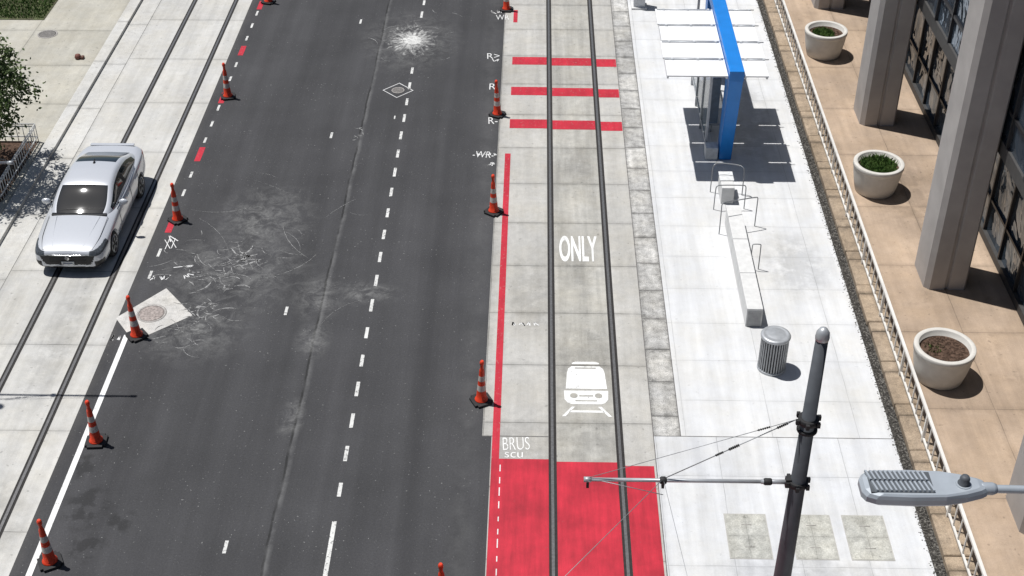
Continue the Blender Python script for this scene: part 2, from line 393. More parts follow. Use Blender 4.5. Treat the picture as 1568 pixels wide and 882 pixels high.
for cx,cy,w,h,rr,n in ((-1.6,43.75,.5,.35,.1,2),(-1.5,40.0,.3,.2,0,1),(-1.6,33.95,.7,.15,0,3),(-1.45,33.4,.3,.2,1.2,1),(-9.62,29.45,.3,.4,.2,1),(-9.55,27.65,.55,.22,.1,3),(-.4,25.9,.7,.16,0,4),(-10.05,25.2,.25,.25,0,2),(-9.1,28.15,.8,.08,.1,1),(-8.9,27.75,.3,.2,.8,1)):
    squiggle(cx,cy,w,h,rr,n)
for t,x0,x1,y0,y1,rr in (('WR',-1.6,-1.15,43.1,43.5,.05),('R>',-1.8,-1.4,40.1,40.5,.05),('R',-1.66,-1.46,37.95,38.35,0),('R-',-1.62,-1.35,35.75,36.15,.05),('-WR-',-2.0,-1.4,33.75,34.1,-.06),('XX',-9.8,-9.5,28.95,29.4,.25)):
    text_mark('survey_note',t,x0,x1,y0,y1,CHALK,-.008,Z*1.5,rr)
text_mark('chalk_note','BRUS',-.85,-.28,21.47,21.87,WHITEP,-.012,Z,.05)
text_mark('chalk_note','scu',-.8,-.42,21.23,21.4,WHITEP,-.008,Z,0)
def tram_symbol():
    X0,X1,Ya,Yb=.42,1.52,22.57,24.5
    def P(l): return [(X0+(X1-X0)*u,Ya+(Yb-Ya)*v) for u,v in l]
    bm=bmesh.new()
    apoly(bm,P([(.22,.965),(.30,.99),(.72,.99),(.80,.965),(.78,.945),(.24,.945)]),Z)
    apoly(bm,P([(.09,.49),(.12,.78),(.15,.86),(.22,.905),(.80,.905),(.87,.86),(.90,.78),(.93,.49)]),Z)
    apoly(bm,P([(.06,.30),(.05,.455),(.95,.455),(.94,.30),(.88,.24),(.80,.215),(.20,.215),(.12,.24)]),Z)
    for s in (0,1):
        f=lambda l:[(1-u,v) if s else (u,v) for u,v in l]
        apoly(bm,P(f([(.0,.0),(.07,.0),(.27,.17),(.20,.17)])),Z)
    apoly(bm,P([(.14,.07),(.86,.07),(.82,.105),(.18,.105)]),Z)
    from_bm('tram_lane_symbol',bm,[WHITEP])
    bm=bmesh.new()
    for u in (.25,.75):
        apoly(bm,[(X0+(X1-X0)*u+.085*math.cos(t*math.pi/8),Ya+(Yb-Ya)*.365+.085*math.sin(t*math.pi/8)) for t in range(16)],Z*2)
    apoly(bm,P([(.36,.35),(.64,.35),(.64,.375),(.36,.375)]),Z*2)
    apoly(bm,P([(.28,.265),(.72,.265),(.72,.285),(.28,.285)]),Z*2)
    apoly(bm,P([(.28,.86),(.72,.86),(.72,.88),(.28,.88)]),Z*2)
    from_bm('tram_symbol_lamps',bm,[TRACKM])
tram_symbol()
for cx in (4.05,5.33,6.40):
    e=empty('utility_cover',(cx,19.05,0)); m=concrete('cover_concrete',(.46,.46,.425),.43,.62,cx,19.05,.008,.06,.15,.05,.2,.75,.2)
    box('frame',cx-.42,cx+.42,18.44,19.66,-.02,.006,simple('cover_frame',(.40,.39,.36),.8),e)
    box('lid',cx-.40,cx+.40,18.46,19.64,-.01,.011,m,e,.004)
    tubes('lifting_handles',[((cx-.1,19.05+d,.014),(cx+.1,19.05+d,.014),.006) for d in (-.3,.3)],IRON2,e)
# ------------------------------------------------------------ cones
def cone(x,y,lean=(0,0)):
    e=empty('traffic_cone',(x,y,0)); z0=.004
    a=U(0,1.5)
    bm=bmesh.new(); abox(bm,-.22,.22,-.22,.22,0,.055); bmesh.ops.bevel(bm,geom=[ed for ed in bm.edges if abs(ed.verts[0].co.z-ed.verts[1].co.z)>.01],offset=.06,segments=2,affect='EDGES')
    bmesh.ops.transform(bm,matrix=Matrix.Translation((x,y,z0))@Matrix.Rotation(a,4,'Z'),verts=bm.verts)
    from_bm('rubber_base',bm,[BLACK],e)
    prof=[(.150,.05),(.145,.08),(.115,.10),(.100,.33),(.098,.34),(.088,.48),(.085,.49),(.078,.60),(.076,.61),(.066,.74),(.064,.75),(.056,.88),(.053,.90),(.038,.94),(.034,1.04),(.048,1.06),(.048,1.12),(.03,1.16)]
    mis=[0,0,0,0,1,1,0,0,1,1,0,0,0,0,0,0,0]
    bm=bmesh.new(); alathe(bm,prof,(0,0,0),'Z',20,mis)
    lx,ly=lean
    for v in bm.verts: v.co.x+=x+lx*v.co.z; v.co.y+=y+ly*v.co.z; v.co.z+=z0
    bmesh.ops.recalc_face_normals(bm,faces=bm.faces[:])
    from_bm('cone_body',bm,[ORANGE,CWHITE],e)
for x,y in ((-9.6,44.4),(-9.68,37.3),(-9.70,30.3),(-9.56,25.25),(-9.53,21.55),(-9.5,18.1),(-1.25,43.9),(-1.36,36.3),(-1.31,30.85),(-1.36,23.05),(-1.85,17.15)):
    cone(x,y,(U(-.04,.03),U(-.02,.02)))
e=empty('cleanout_cap',(-14.97,39.7,.1))
lathe('cap',[(.09,0),(.11,.06),(.08,.14),(.02,.16)],(-14.97,39.7,.086),[simple('rusty_cap',(.16,.06,.045),.7)],e,seg=12)
box('block',-14.87,-14.78,39.62,39.78,.086,.17,simple('brown_block',(.12,.06,.045),.8),e,.01)
# ------------------------------------------------------------ planters
def blades(name,cx,cy,z,r,n,h,par,mat=GRASS,rect=None):
    bm=bmesh.new()
    for i in range(n):
        if rect: x,y=U(rect[0],rect[1]),U(rect[2],rect[3])
        else:
            t=U(0,6.283); q=r*math.sqrt(R()); x,y=cx+q*math.cos(t),cy+q*math.sin(t)
        t=U(0,6.283); w=U(.008,.02); hh=h*U(.4,1.2); lx,ly=U(-.6,.6)*hh,U(-.6,.6)*hh
        dx,dy=w*math.cos(t),w*math.sin(t)
        a=bm.verts.new((x-dx,y-dy,z)); b=bm.verts.new((x+dx,y+dy,z)); c1=bm.verts.new((x+dx*.8+lx*.5,y+dy*.8+ly*.5,z+hh*.7)); d=bm.verts.new((x+lx,y+ly,z+hh))
        bm.faces.new((a,b,c1)); bm.faces.new((a,c1,d))
    return from_bm(name,bm,[mat],par)
def planter(x,y,g):
    e=empty('round_planter',(x,y,.1)); c=(x,y,.1)
    lathe('bowl',[(.50,0),(.53,.02),(.585,.25),(.63,.50),(.655,.72),(.66,.74),(.675,.75),(.675,.86),(.665,.87),(.575,.87),(.565,.86),(.55,.66),(.3,.64)],c,[PLANTER],e,seg=56)
    bm=bmesh.new(); bmesh.ops.create_circle(bm,cap_ends=True,segments=40,radius=.56,matrix=Matrix.Translation((x,y,.1+.72)))
    from_bm('soil',bm,[SOIL],e)
    bm=bmesh.new()
    for i in range(260):
        t=U(0,6.283);q=.5*math.sqrt(R()); apebble(bm,x+q*math.cos(t),y+q*math.sin(t),.825,U(.01,.035))
    from_bm('soil_clods',bm,[SOIL],e)
    if g=='full': blades('plants',x,y,.82,.47,2600,.15,e)
    elif g=='half': 
        blades('plants',x-.1,y-.05,.82,.33,900,.13,e); blades('plants_edge',x+.05,y-.35,.82,.15,250,.12,e)
    else: blades('weeds',x-.2,y+.1,.82,.2,60,.06,e)
for y,g in ((24.0,'none'),(32.05,'full'),(40.45,'half'),(48.7,'full'),(15.8,'full'),(57,'full')): planter(9.08 if y>25 else 8.93,y,g)
# ------------------------------------------------------------ railing
def railing():
    e=empty('handrail_fence',(8.05,30,0)); m=simple('fence_paint',(.68,.66,.62),.5,.1,.1,3)
    bm=bmesh.new(); xf=8.06
    abox(bm,xf-.03,xf+.03,4,80,.85,.90); abox(bm,xf-.022,xf+.022,4,80,.22,.26)
    y=4.0;i=0
    while y<80:
        if i%6==0: abox(bm,xf-.028,xf+.028,y-.03,y+.03,.12,.85)
        else: abox(bm,xf-.013,xf+.013,y-.016,y+.016,.26,.85)
        y+=.37; i+=1
    from_bm('railing',bm,[m],e)
railing()
# ------------------------------------------------------------ office building
def glassmat():
    m=M('curtain_glass',.03,.75,.8); p=m.pos(); xy=m.sep(p)
    cell=m.white(m.comb(m.math('FLOOR',m.math('DIVIDE',xy[1],1.38)),m.math('FLOOR',m.math('DIVIDE',xy[2],1.9))))
    m.color(m.scale((.12,.165,.22),m.ramp(cell,0,1,.6,1.5)))
    m.bump(m.noise(p,.8,3,.5,.4),.8,.22)
    return m.m
GLASS=glassmat()
def building():
    e=empty('office_building',(11.5,30,0))
    MUL=simple('mullion_dark_metal',(.035,.035,.038),.4,.4,.1,3)
    box('lower_glazing',11.5,11.6,-5,75,.3,3.9,GLASS,e)
    box('upper_glazing',10.50,10.6,-5,75,4.25,12.4,GLASS,e)
    box('sill',11.40,11.62,-5,75,.1,.3,simple('dark_sill',(.05,.048,.046),.6),e)
    box('soffit_beam',10.44,12.2,-5,75,3.9,4.25,simple('soffit_metal',(.06,.058,.056),.6),e)
    box('roof_slab',9.3,26,-5,75,12.4,13.0,COL,e,.03)
    box('core_mass',11.61,26,-4.9,74.9,.1,12.39,simple('interior_dark',(.05,.05,.055),.8),e)
    bm=bmesh.new(); y=-5.0+.32
    while y<75:
        abox(bm,11.42,11.498,y-.035,y+.035,.3,3.9); abox(bm,10.42,10.498,y-.035,y+.035,4.25,12.4); y+=1.38
    for z in (1.2,2.9): abox(bm,11.44,11.496,-5,75,z-.035,z+.035)
    for z in (5.0,7.0,8.9,10.8): abox(bm,10.44,10.496,-5,75,z-.04,z+.04)
    from_bm('mullions',bm,[MUL],e)
    k=0
    for y in [27.35+8.3*i for i in range(-4,6)]:
        bm=bmesh.new()
        pts=[(9.38,y+.12),(9.50,y),(9.86,y),(9.89,y+.06),(9.94,y+.06),(9.97,y),(10.34,y),(10.40,y+.08),(10.40,y+1.12),(10.34,y+1.2),(9.50,y+1.2),(9.38,y+1.08)]
        lo=[bm.verts.new((a,b,.1)) for a,b in pts]; hi=[bm.verts.new((a,b,12.4)) for a,b in pts]
        n=len(pts)
        for i in range(n): bm.faces.new((lo[i],lo[(i+1)%n],hi[(i+1)%n],hi[i]))
        bm.faces.new(hi); bm.faces.new(lo[::-1]); bmesh.ops.recalc_face_normals(bm,faces=bm.faces[:])
        k+=1; from_bm('column_%d'%k,bm,[COL],e)
building()
# ------------------------------------------------------------ shelter
def shelter():
    e=empty('tram_stop_shelter',(5.1,35,0)); zr=2.98
    FR=simple('shelter_frame_white',(.60,.62,.64),.4,.2,.05,4)
    ys=33.0; n=4; L=4.35/n
    bm=bmesh.new(); fr=bmesh.new()
    for i in range(n):
        a=ys+i*L; dx=.0 if i%2 else .04
        abox(bm,3.26+dx,4.93,a+.015,a+L-.03,zr,zr+.035)
        abox(bm,5.37,6.06-dx,a+.015,a+L-.03,zr,zr+.035)
        yy=a+L*.90
        atube(fr,(3.30,yy,zr+.055),(4.9,yy,zr+.055),.016); atube(fr,(5.4,yy,zr+.055),(6.14,yy,zr+.055),.016)
        for xx in (3.5,4.2,4.8,5.5,6.0): abox(fr,xx-.03,xx+.03,yy-.03,yy+.03,zr+.036,zr+.075)
    for xx in (3.32,4.9,5.4,5.98): abox(fr,xx-.025,xx+.025,ys+.03,ys+4.28,zr-.06,zr-.003)
    from_bm('roof_panels',bm,[WPANEL],e); from_bm('roof_brackets',fr,[FR],e)
    box('blue_spine_beam',4.95,5.35,32.95,39.3,zr-.1,zr+.2,BLUE,e,.02)
    def post(nm,ya,yb,yc,yd):
        bm=bmesh.new()
        lo=[(5.02,ya),(5.36,ya),(5.36,yb),(5.02,yb)]; hi=[(4.97,yc),(5.34,yc),(5.34,yd),(4.97,yd)]
        A=[bm.verts.new((x,y,0)) for x,y in lo]; B=[bm.verts.new((x,y,zr-.1)) for x,y in hi]
        for i in range(4): bm.faces.new((A[i],A[(i+1)%4],B[(i+1)%4],B[i]))
        bm.faces.new(B); bm.faces.new(A[::-1]); bmesh.ops.bevel(bm,geom=bm.edges[:],offset=.015,segments=2,affect='EDGES'); from_bm(nm,bm,[BLUE],e)
    post('front_post',33.75,34.3,32.98,33.7); post('rear_post',38.6,39.1,38.7,39.25)
    g=M('shelter_glass',.05,0,.8); g.color((.10,.14,.15)); 
    g.b.inputs['Alpha'].default_value=.55
    box('glass_screen',4.66,4.675,34.2,38.4,.35,2.5,g.m,e)
    fb=bmesh.new()
    for y in (34.2,35.6,37.0,38.4): abox(fb,4.63,4.70,y-.03,y+.03,.0,2.9)
    for z in (.32,2.53): abox(fb,4.64,4.69,34.2,38.4,z-.025,z+.025)
    from_bm('screen_frame',fb,[GALV],e)
    box('timetable_panel',4.70,4.98,34.45,34.5,.8,2.2,simple('info_panel',(.12,.16,.2),.3),e)
    box('equipment_box',4.62,4.98,33.75,34.12,0,.38,simple('grey_box',(.55,.56,.56),.5),e,.02)
    box('seat',4.75,5.15,35,37.8,.42,.47,GALV,e,.01)
    tubes('seat_legs',[((4.95,y,0),(4.95,y,.42),.03) for y in (35.4,37.3)],GALV,e)
shelter()
# ------------------------------------------------------------ benches with hoop rails
def bench():
    e=empty('concrete_bench',(5,28,0)); x0,x1=4.82,5.20
    y=25.9
    k=0
    for L in (1.5,1.5,1.5):
        k+=1; box('seat_block_%d'%k,x0,x1,y,y+L-.012,.0,.52,CONC,e,.014); y+=L+.003
    box('end_shade_plate',x0+.03,x1-.03,25.885,25.899,.02,.44,simple('painted_end_shade',(.34,.34,.34),.8),e)  # solid grey plate on the end face, shade painted by its darker colour
    polytube('hoop_rail_1',[(4.62,29.9,0),(4.62,29.9,.75),(4.62,29.95,.9),(4.7,30.0,.92),(5.5,30.25,.92),(5.6,30.3,.9),(5.6,30.3,.75),(5.6,30.3,.0)],.014,HOOP,e)
    polytube('hoop_rail_2',[(5.22,28.3,.3),(5.22,28.3,.72),(5.24,28.3,.76),(5.42,28.3,.76),(5.44,28.3,.72),(5.44,28.3,0)],.013,HOOP,e)
bench()
def bench2():
    e=empty('leaning_bench',(5,31.8,0))
    box('block',4.82,5.16,31.4,32.2,.0,.5,CONC,e,.02)
    box('top_plate',4.80,5.18,31.75,32.22,.503,.53,simple('bench_plate',(.62,.63,.63),.5),e,.005)
    polytube('hoop_rail_1',[(4.6,31.1,0),(4.6,31.1,.62),(4.62,31.12,.72),(4.7,31.15,.74),(5.35,31.15,.74),(5.4,31.15,.72),(5.42,31.15,.62),(5.42,31.15,0)],.014,HOOP,e)
    polytube('hoop_rail_2',[(4.6,32.0,0),(4.6,32.0,.75),(4.64,32.05,.85),(4.8,32.1,.87),(5.3,32.0,.87),(5.42,31.9,.85),(5.45,31.85,.75),(5.45,31.85,0)],.014,HOOP,e)
bench2()
# ------------------------------------------------------------ litter bin
def bin_():
    x,y=5.23,24.35; e=empty('litter_bin',(x,y,0))
    lathe('liner',[(.27,.03),(.275,.9)],(x,y,0),[simple('bin_dark',(.03,.03,.032),.6)],e,seg=32)
    bm=bmesh.new(); n=32
    for i in range(n):
        a=2*math.pi*i/n; ca,sa=math.cos(a),math.sin(a)
        vs=[]
        for z in (.04,.93):
            for rr,tt in ((.29,-.016),(.315,-.016),(.315,.016),(.29,.016)): vs.append(bm.verts.new((x+rr*ca-tt*sa,y+rr*sa+tt*ca,z)))
        for f in ((3,2,1,0),(4,5,6,7),(0,1,5,4),(1,2,6,5),(2,3,7,6),(3,0,4,7)): bm.faces.new([vs[q] for q in f])
    bmesh.ops.recalc_face_normals(bm,faces=bm.faces[:])
    from_bm('slats',bm,[simple('bin_slat_steel',(.30,.31,.32),.45,.4,.1,8)],e)
    lathe('base_ring',[(.29,0),(.325,0),(.325,.06),(.29,.06)],(x,y,0),[GALV],e,seg=36)
    lathe('lid',[(.31,.90),(.335,.905),(.34,.94),(.325,.965),(.27,.985),(.255,.975),(.2,.99),(.12,1.0),(.03,1.005)],(x,y,0),[GALV],e,seg=40)
bin_()
# ------------------------------------------------------------ catenary poles
def catpole(x,y,tip,side,full=True):
    e=empty('overhead_line_pole',(x,y,0))
    lathe('shaft',[(.24,0),(.24,.03),(.17,.035),(.165,.3),(.13,4),(.088,8.2)],(x,y,0),[DARKM],e,seg=28)
    lathe('cap',[(.095,8.18),(.10,8.22),(.09,8.30),(.055,8.36),(.01,8.38)],(x,y,0),[GALV],e,seg=24)
    za=5.5; zb=6.72
    tubes('bracket_arm',[((x,y,za),(tip,y,za),.030),((tip-.05*side,y,za),(tip+.06*side,y,za),.042),((x+side*.14,y,za),(x+side*.55,y,za),.036)],GALV,e,10)
    bm=bmesh.new()
    for z in (za,zb):
        alathe(bm,[(.14,z-.05),(.15,z-.04),(.15,z+.04),(.14,z+.05)],(x,y,0),'Z',20)
        for a in range(6):
            t=a*math.pi/3+.3; abox(bm,x+.17*math.cos(t)-.025,x+.17*math.cos(t)+.025,y+.17*math.sin(t)-.025,y+.17*math.sin(t)+.025,z-.04,z+.04)
    abox(bm,x+side*.15-.04,x+side*.15+.04,y-.05,y+.05,za-.08,za+.08)
    alathe(bm,[(.145,zb-.2),(.15,zb-.19),(.15,zb-.16),(.145,zb-.15)],(x,y,0),'Z',20)
    from_bm('clamps',bm,[BLACK],e)
    xm=x+side*2.0
    W=simple('wire_steel',(.30,.31,.32),.5,.4)
    A=Vector((x+side*.18,y,zb)); B=Vector((xm,y,za+.03)); C=Vector((tip,y,za+.03))
    wires=[(A,B,.008),(A,C,.005)]
    if full: wires+=[(B,Vector((xm-2.3,y-2.9,za-.1)),.005),(C,Vector((xm,y-.14,za-.16)),.006),(B,Vector((xm+.35,y-3.2,za-.1)),.004)]
    tubes('span_wires',wires,W,e,6)
    def ins(P,Q,t0,t1,r):
        a=P.lerp(Q,t0); b=P.lerp(Q,t1); k=6
        s=[]
        for i in range(k):
            c0=a.lerp(b,i/k); c1=a.lerp(b,(i+.5)/k); s.append((c0,c1,r)); s.append((c1,a.lerp(b,(i+1)/k),r*.5))
        return s
    tubes('insulators',ins(A,B,.42,.50,.022)+ins(A,B,.54,.60,.018)+ins(A,B,.06,.14,.02)+ins(A,C,.12,.18,.016),BLACK,e,10)
    bm=bmesh.new(); alathe(bm,[(.045,-.05),(.06,-.03),(.06,.03),(.045,.05)],(xm,y,za),'X',14); abox(bm,xm-.02,xm+.02,y-.03,y+.03,za-.14,za-.03)
    alathe(bm,[(.045,-.06),(.055,-.04),(.055,.04),(.045,.06)],(x+side*.45,y,za),'X',14)
    abox(bm,tip-.02,tip+.02,y-.02,y+.02,za-.16,za-.02)
    from_bm('arm_fittings',bm,[BLACK],e)
catpole(3.72,14.82,.60,-1)
catpole(-14.75,23.9,-10.95,1,False)
# ------------------------------------------------------------ street lamp
def lamp():
    cx,cy,z=2.87,7.94,12.0; e=empty('street_lamp',(6.3,cy,0))
    BL=simple('lamp_grey_paint',(.36,.395,.43),.4,.2,.08,6); DK=simple('lamp_heatsink_dark',(.10,.11,.12),.5,.3)
    out=[(-.50,-.07),(-.50,.07),(-.47,.125),(-.40,.155),(-.1,.165),(.15,.155),(.33,.12),(.46,.075),(.50,.05),(.50,-.05),(.46,-.075),(.33,-.12),(.15,-.155),(-.1,-.165),(-.40,-.155),(-.47,-.125)]
    bm=bmesh.new(); rings=[]
    for s,zz in ((.93,-.055),(1.0,-.035),(1.0,.015),(.95,.045),(.86,.058)):
        rings.append([bm.verts.new((cx+a*(s if abs(a)>.3 else 1)*1.0,cy+b*s,z+zz)) for a,b in out])
    n=len(out)
    for k in range(4):
        for i in range(n): bm.faces.new((rings[k][i],rings[k][(i+1)%n],rings[k+1][(i+1)%n],rings[k+1][i]))
    bm.faces.new(rings[-1]); bm.faces.new(rings[0]); bmesh.ops.recalc_face_normals(bm,faces=bm.faces[:])
    from_bm('head_housing',bm,[BL],e)
    box('heatsink_recess',cx-.44,cx+.06,cy-.118,cy+.118,z+.05,z+.062,DK,e)
    bm=bmesh.new()
    for i in range(13):
        x=cx-.42+i*.037
        for (a,b) in ((-.112,-.01),(.01,.112)):
            vs=[]
            for zz in (.061,.083):
                for dx,yy in ((-.008,a),(.008,a),(.008,b),(-.008,b)): vs.append(bm.verts.new((x+dx-yy*.25,cy+yy,z+zz)))
            for f in ((3,2,1,0),(4,5,6,7),(0,1,5,4),(1,2,6,5),(2,3,7,6),(3,0,4,7)): bm.faces.new([vs[q] for q in f])
    from_bm('cooling_fins',bm,[BL],e)
    lathe('photocell',[(.05,.055),(.05,.07),(.04,.075),(.04,.12),(.03,.14),(.01,.145)],(cx+.31,cy-.01,z),[DARKM],e,seg=20)
    lathe('photocell_base',[(.065,.055),(.062,.066)],(cx+.31,cy-.01,z),[BL],e,seg=20)
    polytube('lamp_arm',[(cx+.46,cy,z),(cx+1.2,cy,z-.01),(cx+2.4,cy,z-.05),(6.1,cy,z-.35),(6.3,cy,z-.9)],.034,BL,e)
    lathe('arm_collar',[(.05,.44),(.052,.47),(.052,.55),(.04,.58)],(cx,cy,z),[BL],e,axis='X',seg=18)
    lathe('lamp_pole',[(.2,0),(.2,.04),(.13,.05),(.12,1),(.07,11.2)],(6.3,cy,0),[BL],e,seg=24)
lamp()
def kiosk():
    e=empty('ticket_kiosk',(3.3,44.5,0)); w=simple('kiosk_white',(.6,.61,.62),.4)
    box('cabinet',3.15,3.55,44.1,44.5,.0,1.3,w,e,.03); box('screen',3.2,3.5,44.085,44.099,.75,1.15,simple('kiosk_screen',(.03,.04,.06),.2),e)
    box('base',3.08,3.62,44.0,44.6,0,.06,CONC,e,.01)
kiosk()
# ------------------------------------------------------------ car
def car():
    X0,YY=-11.82,27.70
    e=empty('parked_car',(X0,YY+2.45,0))
    SIL=M('silver_car_paint',.24,.25,.5); p=SIL.pos()
    SIL.color(SIL.scale((.58,.60,.635),SIL.ramp(SIL.noise(p,220,2),.3,.7,.94,1.06))); SIL.b.inputs['Coat Weight'].default_value=.7; SIL.b.inputs['Coat Roughness'].default_value=.04
    SIL=SIL.m
    g=M('car_glass',.03,0,.9); g.color((.010,.013,.014)); g.b.inputs['Coat Weight'].default_value=.6; g.b.inputs['Coat Roughness'].default_value=.02; CG=g.m
    BK=simple('car_black_trim',(.012,.012,.013),.35,0,.1)
    CH=simple('chrome',(.7,.71,.72),.12,1.0,.03)
    RL=simple('tail_lamp_red',(.40,.012,.012),.15,0,.1); HL=simple('headlamp_lens',(.10,.11,.12),.06,.4,.4,25)
    TY=simple('tyre_rubber',(.02,.02,.02),.8); RIM=simple('alloy_rim',(.35,.36,.37),.3,.8)
    st=[(0.0,.66,.54,.62,.28),(.03,.76,.59,.675,.21),(.12,.85,.64,.725,.18),(.36,.900,.69,.785,.18),(.8,.925,.76,.865,.2),(1.35,.93,.83,.94,.2),(1.6,.93,.86,.955,.2),(2.3,.93,.89,.97,.2),(3.2,.93,.92,.99,.2),(3.9,.925,.95,1.03,.2),(4.3,.905,.96,1.055,.21),(4.62,.87,.955,1.055,.24),(4.80,.80,.93,1.04,.28),(4.88,.68,.85,.95,.33),(4.9,.58,.74,.82,.38)]
    bm=bmesh.new(); rings=[]
    for s,w,zs,zt,zb in st:
        h=[(0,zb),(w*.8,zb),(w*.955,zb+.07),(w,zb+(zs-zb)*.35),(w*1.0,zb+(zs-zb)*.62),(w*.985,zs-.03),(w*.945,zs+.015),(w*.83,zt-.03),(w*.72,zt-.005),(w*.35,zt+.015),(0,zt+.02)]
        full=h+[(-a,b) for a,b in h[-2:0:-1]]
        rings.append([bm.verts.new((X0+a,YY+s,b)) for a,b in full])
    n=len(rings[0])
    for k in range(len(rings)-1):
        for i in range(n): bm.faces.new((rings[k][i],rings[k][(i+1)%n],rings[k+1][(i+1)%n],rings[k+1][i]))
    bm.faces.new(rings[0]); bm.faces.new(rings[-1]); bmesh.ops.recalc_face_normals(bm,faces=bm.faces[:])
    body=from_bm('body_shell',bm,[SIL,BK,HL,RL],None,True)
    md=body.modifiers.new('s','SUBSURF'); md.levels=3; md.render_levels=3
    cuts=[]
    for s in (.97,3.80):
        for sd in (-1,1):
            bm=bmesh.new(); alathe(bm,[(.375,-.17),(.375,.2)],(X0+sd*.87,YY+s,.335),'X',40)
            for f in bm.faces: f.material_index=1
            bmesh.ops.recalc_face_normals(bm,faces=bm.faces[:])
            c=from_bm('cutter',bm,[BK,BK]); cuts.append(c)
            b=body.modifiers.new('b','BOOLEAN'); b.operation='DIFFERENCE'; b.object=c; b.solver='EXACT'
    bpy.context.view_layer.update(); dg=bpy.context.evaluated_depsgraph_get()
    me=bpy.data.meshes.new_from_object(body.evaluated_get(dg)); 
    for c in cuts: bpy.data.objects.remove(c)
    bpy.data.objects.remove(body)
    me.materials.clear()
    for m in (SIL,BK,HL,RL): me.materials.append(m)
    for pl in me.polygons:
        c=pl.center; x=abs(c.x-X0); s=c.y-YY; z=c.z; nn=pl.normal
        if pl.material_index==1: continue
        pl.material_index=0
        if z<.215: pl.material_index=1
        if s<.5 and nn.y<-.12:
            if x<.70-.5*(.60-z) and .33<z<.60: pl.material_index=1
            if x<.72 and .20<z<.275: pl.material_index=1
            if x>.66 and .26<z<.44 and s<.25: pl.material_index=1
        if s<.60 and x>.56 and .575+.12*s<z<.68+.13*s and nn.z<.93: pl.material_index=2
        if s>4.50 and x>.42 and .79<z<.95 and nn.z<.75: pl.material_index=3
        if s>4.7 and z<.45: pl.material_index=1
    me.polygons.foreach_set('use_smooth',[True]*len(me.polygons))
    o=bpy.data.objects.new('body',me); link(o,e)
    gs=[(1.40,.74,.90,.66,.945,.975),(1.62,.80,.93,.72,1.04,1.075),(1.90,.835,.95,.70,1.185,1.225),(2.20,.85,.955,.655,1.325,1.365),(2.42,.855,.96,.625,1.375,1.42),(2.80,.86,.965,.605,1.405,1.45),(2.90,.86,.97,.60,1.405,1.45),(3.25,.855,.98,.595,1.39,1.435),(3.55,.84,.985,.60,1.335,1.38),(3.72,.83,.99,.61,1.28,1.325),(4.05,.80,1.0,.64,1.14,1.18),(4.38,.74,1.0,.64,1.03,1.06)]
    bm=bmesh.new(); rings=[]
    for s,bw,bz,rw,rz,tz in gs:
        h=[(bw+.02,bz-.1),(bw,bz),(rw+.04,rz-.03),(rw-.03,rz+.012),(rw*.5,tz-.012),(0,tz)]
        full=h+[(-a,b) for a,b in h[-2::-1]]
        rings.append([bm.verts.new((X0+a,YY+s,b)) for a,b in full])
    for k in range(len(rings)-1):
        s=(gs[k][0]+gs[k+1][0])/2
        for i in range(len(rings[0])-1):
            f=bm.faces.new((rings[k][i],rings[k][i+1],rings[k+1][i+1],rings[k+1][i])); f.smooth=True
            j=i if i<5 else 9-i
            if j==0: mi=0
            elif j==1: mi=1 if 1.7<s<3.9 and not(2.8<s<2.9) else (2 if 2.8<s<2.9 else 0)
            elif j==2: mi=0
            else: mi=1 if (s<2.2 or s>3.3) else (0)
            f.material_index=mi
    bmesh.ops.recalc_face_normals(bm,faces=bm.faces[:])
    o=from_bm('cabin',bm,[SIL,CG,BK],e,True); md=o.modifiers.new('s','SUBSURF'); md.levels=2; md.render_levels=2
    k=0
    for s in (.97,3.80):
        for sd in (-1,1):
            k+=1; cx=X0+sd*.80; c=(cx,YY+s,.335)
            lathe('tyre_%d'%k,[(.21,-.11),(.30,-.115),(.325,-.09),(.335,-.04),(.335,.04),(.325,.09),(.30,.115),(.21,.11)],c,[TY],e,axis='X',seg=36)
            lathe('rim_%d'%k,[(.225,sd*.105),(.215,sd*.112),(.205,sd*.06),(.05,sd*.05),(.045,sd*.085),(.01,sd*.09)],c,[BK],e,axis='X',seg=32,cap=False)
            bm=bmesh.new()
            alathe(bm,[(.24,sd*.108),(.238,sd*.118),(.215,sd*.116),(.21,sd*.105)],c,'X',36,None,False)
            for a in range(5):
                t=a*2*math.pi/5
                for dt in (-.14,.14):
                    atube(bm,(cx+sd*.095,c[1]+.04*math.cos(t),c[2]+.04*math.sin(t)),(cx+sd*.108,c[1]+.22*math.cos(t+dt),c[2]+.22*math.sin(t+dt)),.016)
            from_bm('spokes_%d'%k,bm,[RIM],e)
    for nm,sd in (('mirror_left',-1),('mirror_right',1)):
        bm=bmesh.new(); bmesh.ops.create_uvsphere(bm,u_segments=20,v_segments=12,radius=1,matrix=Matrix.Translation((X0+sd*1.0,YY+1.92,1.0))@Matrix.Diagonal((.12,.065,.08,1)))
        from_bm(nm,bm,[SIL],e,True)
        tubes(nm+'_stalk',[((X0+sd*.86,YY+1.95,.95),(X0+sd*.95,YY+1.93,.98),.025)],BK,e)
    polytube('grille_bar',[(X0-.80,YY+.20,.635),(X0-.68,YY+.07,.615),(X0-.35,YY+.008,.605),(X0,YY-.008,.605),(X0+.35,YY+.008,.605),(X0+.68,YY+.07,.615),(X0+.80,YY+.20,.635)],.017,CH,e)
    bm=bmesh.new()
    for i in range(4): abox(bm,X0-.46,X0+.46,YY-.004,YY+.02,.40+.045*i,.408+.045*i)
    from_bm('grille_slats',bm,[simple('grille_slat',(.05,.05,.055),.3,.3)],e)
    box('number_plate',X0-.16,X0+.16,YY-.024,YY-.010,.35,.44,simple('plate_white',(.55,.56,.55),.5),e,.004)
    box('plate_letters',X0-.12,X0+.12,YY-.027,YY-.0245,.38,.41,simple('plate_dark',(.08,.1,.16),.5,0,.6,60),e)
